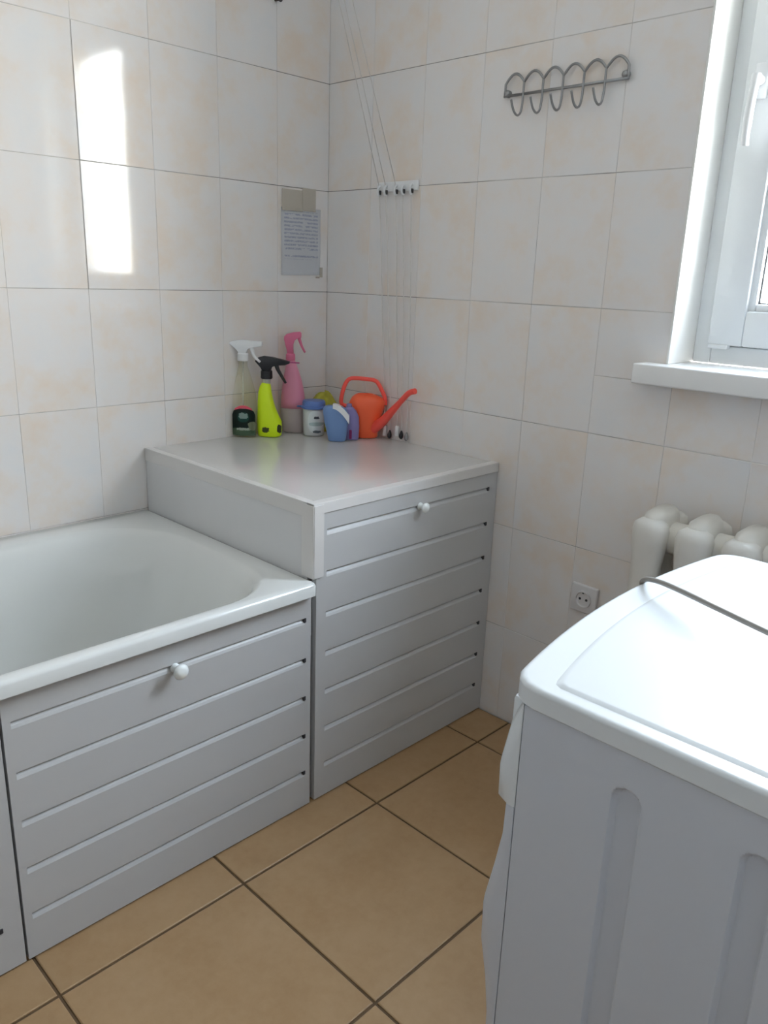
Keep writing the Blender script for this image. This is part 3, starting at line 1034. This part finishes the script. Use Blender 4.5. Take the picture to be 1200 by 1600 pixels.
# ------------------------------------------------------------------ bottles on the box
TOP = BZ + 0.0
def P(u, v, dep=0.0):
    """ground position on the box top seen at photo pixel u, v of the 1200x1600 frame, moved dep away from the lens along the floor"""
    d = _fw + _rt * ((u - 600) / 1243.2) - _up * ((v - 800) / 1243.2)
    c = Vector((-1.7531, -1.9965, 1.2491))
    q = c + d * ((TOP - c.z) / d.z)
    h = Vector((d.x, d.y, 0)).normalized()
    return q + h * dep
FACE = R(-45.2)          # local +X runs to the right in the view, local -Y faces the lens

def trigger(parent, mt, zc, s=1.0, style=0, cx=0.0):
    """spray head: collar, pistol body with nozzle, hooked trigger. zc = bottom of the collar, nozzle towards +X"""
    head = NB()
    loft(head, [(zc, cx, 0, .0135 * s, .0135 * s), (zc + .003 * s, cx, 0, .0150 * s, .0150 * s), (zc + .019 * s, cx, 0, .0145 * s, .0145 * s), (zc + .022 * s, cx, 0, .0115 * s, .0115 * s)], 20)
    z = zc + .020 * s
    if style == 0:     # low head, long flat back
        out = [(-.011, 0), (.011, 0), (.013, .014), (.024, .016), (.050, .019), (.052, .021), (.052, .030), (.050, .032), (.0, .035), (-.020, .033), (-.034, .028), (-.036, .024), (-.024, .017), (-.013, .010)]
    elif style == 1:
        out = [(-.011, 0), (.011, 0), (.013, .012), (.025, .014), (.046, .015), (.058, .020), (.058, .024), (.046, .027), (.014, .034), (-.006, .036), (-.020, .032), (-.028, .024), (-.026, .020), (-.015, .012)]
    else:              # tall arched head
        out = [(-.010, 0), (.010, 0), (.006, .030), (.010, .042), (.022, .052), (.030, .050), (.034, .052), (.034, .066), (.030, .070), (.010, .068), (-.012, .062), (-.020, .054), (-.020, .044), (-.014, .030)]
    prism_y(head, [(cx + a * s, z + b * s) for a, b in out], -.0085 * s, .0085 * s, .002 * s)
    h = mk('spray_head', head, mt, parent, local=True, smooth=True, auto=40)
    tr = NB()
    if style == 2:
        tp = [(.026, .052), (.030, .040), (.036, .024), (.046, .006)]
    elif style == 1:
        tp = [(.024, .016), (.028, .004), (.036, -.010), (.048, -.030)]
    else:
        tp = [(.022, .018), (.026, .006), (.031, -.008), (.046, -.022)]
    pts = spline([(cx + a * s, 0, z + b * s) for a, b in tp], 5)
    tube(tr, pts, [.0058 * s - .0026 * s * i / (len(pts) - 1) for i in range(len(pts))], 8)
    mk('trigger', tr, mt, h, local=True, smooth=True)
    if style == 1:
        nz_ = NB(); tube(nz_, [(cx + .055 * s, 0, z + .022 * s), (cx + .082 * s, 0, z + .0215 * s)], .0016 * s, 8)
        mk('nozzle', nz_, M['magenta'], h, local=True, smooth=True)

# 1 clear bottle, white head, dark green label
q = P(383, 683, 0.020)
b1 = thing('spray_bottle', 'clear spray bottle with white trigger head and dark green label', 'spray bottle', (q.x, q.y, TOP), FACE, 'spray bottles on the corner box')
bm = NB()
loft(bm, [(0.0, 0, 0, .033, .022), (.004, 0, 0, .0355, .026), (.05, 0, 0, .036, .027), (.10, 0, 0, .0355, .026), (.130, .0, 0, .034, .024), (.165, -.001, 0, .026, .020), (.195, -.002, 0, .018, .016), (.212, -.003, 0, .0135, .0135), (.232, -.003, 0, .0125, .0125)], 28, power=2.4)
body1 = mk('bottle_body', bm, M['clear'], b1, local=True, smooth=True)
bm = NB(); tube(bm, [(-.003, 0, .225), (-.004, .0, .10), (-.008, 0, .012)], .0022, 8)
mk('dip_tube', bm, M['straw'], body1, local=True, smooth=True)
trigger(b1, M['whitep'], .226, 1.12, 0, -.003)
# label: curved tombstone patch
def label_patch(outline_top, w, z0, z1, rx, ry, yo=0.0008, n=16, m_=10, arch=0.02):
    bm = NB()
    g = []
    for i in range(n + 1):
        t = -1 + 2 * i / n
        x = w * t
        ztop = z1 - arch * (1 - math.sqrt(max(0, 1 - abs(t) ** 3)))
        y = -ry * (max(0, 1 - abs(x / rx) ** 2.4)) ** (1 / 2.4) - yo
        g.append([bm.verts.new((x, y, z0 + (ztop - z0) * k / m_)) for k in range(m_ + 1)])
    for i in range(n):
        for k in range(m_):
            bm.faces.new((g[i][k], g[i + 1][k], g[i + 1][k + 1], g[i][k + 1]))
    bmesh.ops.solidify(bm, geom=list(bm.faces), thickness=0.0004)
    return bm
lab = mk('bottle_label', label_patch(None, .0345, .006, .088, .0385, .0275, .0012), M['green_label'], body1, local=True, smooth=True)
lab['label'] = 'dark green front label'
bm = NB()
for i in range(12):
    pass
prev = None
for i in range(15):
    t = -1 + 2 * i / 14
    x = .026 * t
    zc_ = .0885 - .006 * t * t
    y = -.0275 * (max(0, 1 - abs(x / .042) ** 2.4)) ** (1 / 2.4) - .0016
    rg = ring(bm, [(x, y, zc_), (x, y + .0012, zc_), (x, y + .0012, zc_ + .009 * (1 - .5 * t * t)), (x, y, zc_ + .009 * (1 - .5 * t * t))])
    if prev: bridge(bm, prev, rg)
    else: bm.faces.new(rg)
    prev = rg
bm.faces.new(prev)
mk('red_band', bm, M['redcap'], body1, local=True, smooth=True, auto=40)

# 2 lime bottle, black head
q = P(421, 683, 0.022)
b2 = thing('spray_bottle', 'lime green spray bottle with black trigger head', 'spray bottle', (q.x, q.y, TOP), FACE, 'spray bottles on the corner box')
bm = NB()
loft(bm, [(0.0, .000, 0, .032, .022), (.004, .001, 0, .036, .025), (.02, .001, 0, .0375, .026), (.045, .0005, 0, .0375, .026), (.062, -.0035, 0, .033, .025), (.085, -.008, 0, .0275, .023), (.11, -.011, 0, .0235, .021),
          (.135, -.0125, 0, .020, .018), (.152, -.011, 0, .0165, .0165), (.162, -.009, 0, .012, .012)], 30, power=2.3)
mk('bottle_body', bm, M['lime'], b2, local=True, smooth=True)
bm = NB(); loft(bm, [(.160, -.008, 0, .0125, .0125), (.172, -.007, 0, .0125, .0125), (.1745, -.007, 0, .0125, .0125)], 20)
mk('neck_ring', bm, M['straw'], b2, local=True, smooth=True, auto=50)
trigger(b2, M['blackp'], .174, 1.2, 1, -.007)

# 3 pink bottle, tall head
q = P(458, 676, 0.022)
b3 = thing('spray_bottle', 'tall pink spray bottle with deep pink arched head', 'spray bottle', (q.x, q.y, TOP), FACE, 'spray bottles on the corner box')
bm = NB()
loft(bm, [(.076, 0, 0, .0385, .026), (.10, 0, 0, .038, .026), (.134, -.001, 0, .034, .024), (.162, -.002, 0, .029, .022), (.190, -.004, 0, .022, .018), (.211, -.006, 0, .016, .014), (.223, -.007, 0, .0125, .0125)], 28, power=2.2)
bdy = mk('bottle_body', bm, M['pinkbody'], b3, local=True, smooth=True)
bm = NB()
loft(bm, [(0.0, 0, 0, .033, .022), (.004, 0, 0, .037, .025), (.04, 0, 0, .0385, .026), (.0755, 0, 0, .0385, .026)], 28, power=2.2)
mk('bottle_base', bm, M['pinkbase'], b3, local=True, smooth=True)['label'] = 'milky pale lower part of the pink bottle'
trigger(b3, M['pinkp'], .222, 0.97, 2, -.008)

# 4 white jar with blue lid
q = P(490, 682, 0.032)
b4 = thing('plastic_jar', 'white plastic jar with blue lid, left of the blue bottle', 'jar', (q.x, q.y, TOP), FACE)
bm = NB()
loft(bm, [(0, 0, 0, .029, .029), (.003, 0, 0, .032, .032), (.04, 0, 0, .033, .033), (.078, 0, 0, .0335, .0335), (.084, 0, 0, .031, .031)], 32)
mk('jar_body', bm, M['jar_print'], b4, local=True, smooth=True, auto=60)
bm = NB()
loft(bm, [(.083, 0, 0, .0375, .0375), (.0845, 0, 0, .0395, .0395), (.090, 0, 0, .0395, .0395), (.092, 0, 0, .036, .036), (.102, 0, 0, .0355, .0355), (.107, 0, 0, .033, .033), (.108, 0, 0, .026, .026)], 32)
mk('lid', bm, M['lid_blue'], b4, local=True, smooth=True, auto=50)
bm = NB(); box(bm, -.052, -.036, -.008, .008, .0855, .0895, .0015, 1)
mk('lid_tab', bm, M['lid_blue'], b4, local=True)

# 5 watering can (placed before its neighbours: they stand in front of it)
q = P(572, 686, 0.036)
can = thing('watering_can', 'small orange plastic watering can with its spout pointing right', 'watering can', (q.x, q.y, TOP), FACE)
bm = NB()
loft(bm, [(0, -.002, 0, .034, .026), (.003, -.002, 0, .037, .029), (.03, -.006, 0, .043, .032), (.07, -.006, 0, .052, .036), (.095, -.002, 0, .056, .038), (.112, .002, 0, .055, .037), (.124, -.001, 0, .045, .032), (.132, -.006, 0, .030, .024), (.133, -.006, 0, .026, .020), (.128, -.006, 0, .024, .018)], 32, power=2.3)
mk('can_body', bm, M['orange'], can, local=True, smooth=True, auto=70)
bm = NB()
sp_ = spline([(.022, -.012, .030), (.050, -.040, .058), (.078, -.070, .096), (.108, -.104, .138), (.124, -.122, .158), (.140, -.138, .166)], 6)
tube(bm, sp_, [.018 - .0095 * min(1, i / 16) for i in range(len(sp_))], 14)
mk('spout', bm, M['orange2'], can, local=True, smooth=True, auto=60)
bm = NB()
hp = [(-.050, .092), (-.078, .100), (-.078, .126), (-.071, .154), (-.060, .174), (-.042, .180), (.004, .178), (.024, .174), (.034, .164), (.044, .146), (.054, .124), (.056, .102)]
hp = spline([(a, 0, b) for a, b in hp], 3)
prev = None
for i, p_ in enumerate(hp):
    t = (hp[min(i + 1, len(hp) - 1)] - hp[max(i - 1, 0)]).normalized()
    nn_ = Vector((t.z, 0, -t.x))
    hw, ht_ = .0085, .0062
    ptsq = []
    for a in range(10):
        an = 2 * PI * a / 10
        ptsq.append(p_ + nn_ * ht_ * math.copysign(abs(math.cos(an)) ** .6, math.cos(an)) + Vector((0, hw * math.copysign(abs(math.sin(an)) ** .6, math.sin(an)), 0)))
    rg = ring(bm, ptsq)
    if prev: bridge(bm, prev, rg)
    else: bm.faces.new(rg)
    prev = rg
bm.faces.new(prev)
mk('handle', bm, M['orange2'], can, local=True, smooth=True, auto=60)

# 6 violet bottle, half hidden by the blue one
q2 = Vector((q.x, q.y, 0)) + Vector((.704, -.709, 0)) * -.047 + Vector((.70, .70, 0)) * -.050
b6 = thing('flat_bottle', 'violet plastic bottle squeezed between the blue bottle and the watering can', 'bottle', (q2.x, q2.y, TOP), FACE)
bm = NB()
loft(bm, [(0, 0, 0, .022, .010), (.003, 0, 0, .0245, .0115), (.04, 0, 0, .026, .012), (.07, -.001, 0, .025, .012), (.09, -.004, 0, .019, .011), (.100, -.006, 0, .011, .009)], 26, power=2.3)
mk('bottle_body', bm, M['violet'], b6, local=True, smooth=True)
bm = NB(); loft(bm, [(.0995, -.006, 0, .0085, .0085), (.108, -.006, 0, .008, .008), (.110, -.006, 0, .006, .006)], 16)
mk('cap', bm, M['violet'], b6, local=True, smooth=True, auto=50)
bm = label_patch(None, .004, .004, .032, .0265, .0122, .001, 6, 4, .002)
mk('printed_stripe', bm, M['magenta'], b6, local=True)

# 7 blue bottle
q3 = Vector((q.x, q.y, 0)) + Vector((.704, -.709, 0)) * -.090 + Vector((.70, .70, 0)) * -.078
b7 = thing('flat_bottle', 'soft blue bottle with a white shoulder in front of the watering can', 'bottle', (q3.x, q3.y, TOP), FACE)
bm = NB()
loft(bm, [(0, .003, 0, .023, .013), (.003, .003, 0, .0265, .0145), (.03, .002, 0, .031, .0155), (.06, 0, 0, .0365, .0165), (.082, -.001, 0, .0385, .017), (.094, -.004, 0, .0365, .0165), (.103, -.008, 0, .029, .0145), (.1065, -.010, 0, .020, .014)], 30, power=2.4)
mk('bottle_body', bm, M['blue'], b7, local=True, smooth=True)
bm = NB()      # white shoulder sweeping down to the right
prev = None
for i in range(15):
    t = i / 14
    x = -.010 + .049 * t
    zt = .112 - .004 * t - .030 * t ** 2.5
    zb = .100 - .010 * t - .036 * t ** 2
    hw = .0175 - .003 * t ** 3
    rg = ring(bm, [(x, -hw, zb), (x, hw, zb), (x, hw * .8, zt), (x, -hw * .8, zt)])
    if prev: bridge(bm, prev, rg)
    else: bm.faces.new(rg)
    prev = rg
bm.faces.new(prev)
sh = mk('shoulder_cap', bm, M['whitep'], b7, local=True, smooth=True, auto=45)
sh['label'] = 'white sloping cap'

# 8 crumpled yellow-green cloth behind the jar
q = Vector((-.076, -.082, 0))
bm = NB()
rg_prev = None
NS = 40
for k in range(15):
    f = k / 14
    ph = f * PI / 2
    pts = []
    for i in range(NS):
        a = 2 * PI * i / NS
        wob = 1 + .14 * math.sin(3 * a + 1.2 + 2 * f) + .10 * math.sin(7 * a + 5 * f) + .05 * math.sin(13 * a)
        rr = math.cos(ph) ** .6 * wob
        pts.append((.052 * rr * math.cos(a), .036 * rr * math.sin(a), max(0, .108 * math.sin(ph) * (1 + .12 * math.sin(2 * a + 1) + .06 * math.sin(5 * a))) * (1.0 - .25 * math.cos(ph) * max(0, math.cos(a)))))
    rg = ring(bm, pts)
    if rg_prev: bridge(bm, rg_prev, rg)
    else: bm.faces.new(rg)
    rg_prev = rg
bm.faces.new(rg_prev)
tag(mk('crumpled_cloth', bm, M['cloth'], None, local=True, smooth=True, at=(q.x, q.y, TOP), rotz=FACE), 'crumpled yellow-green cloth bundled in the corner behind the white jar', 'cloth')
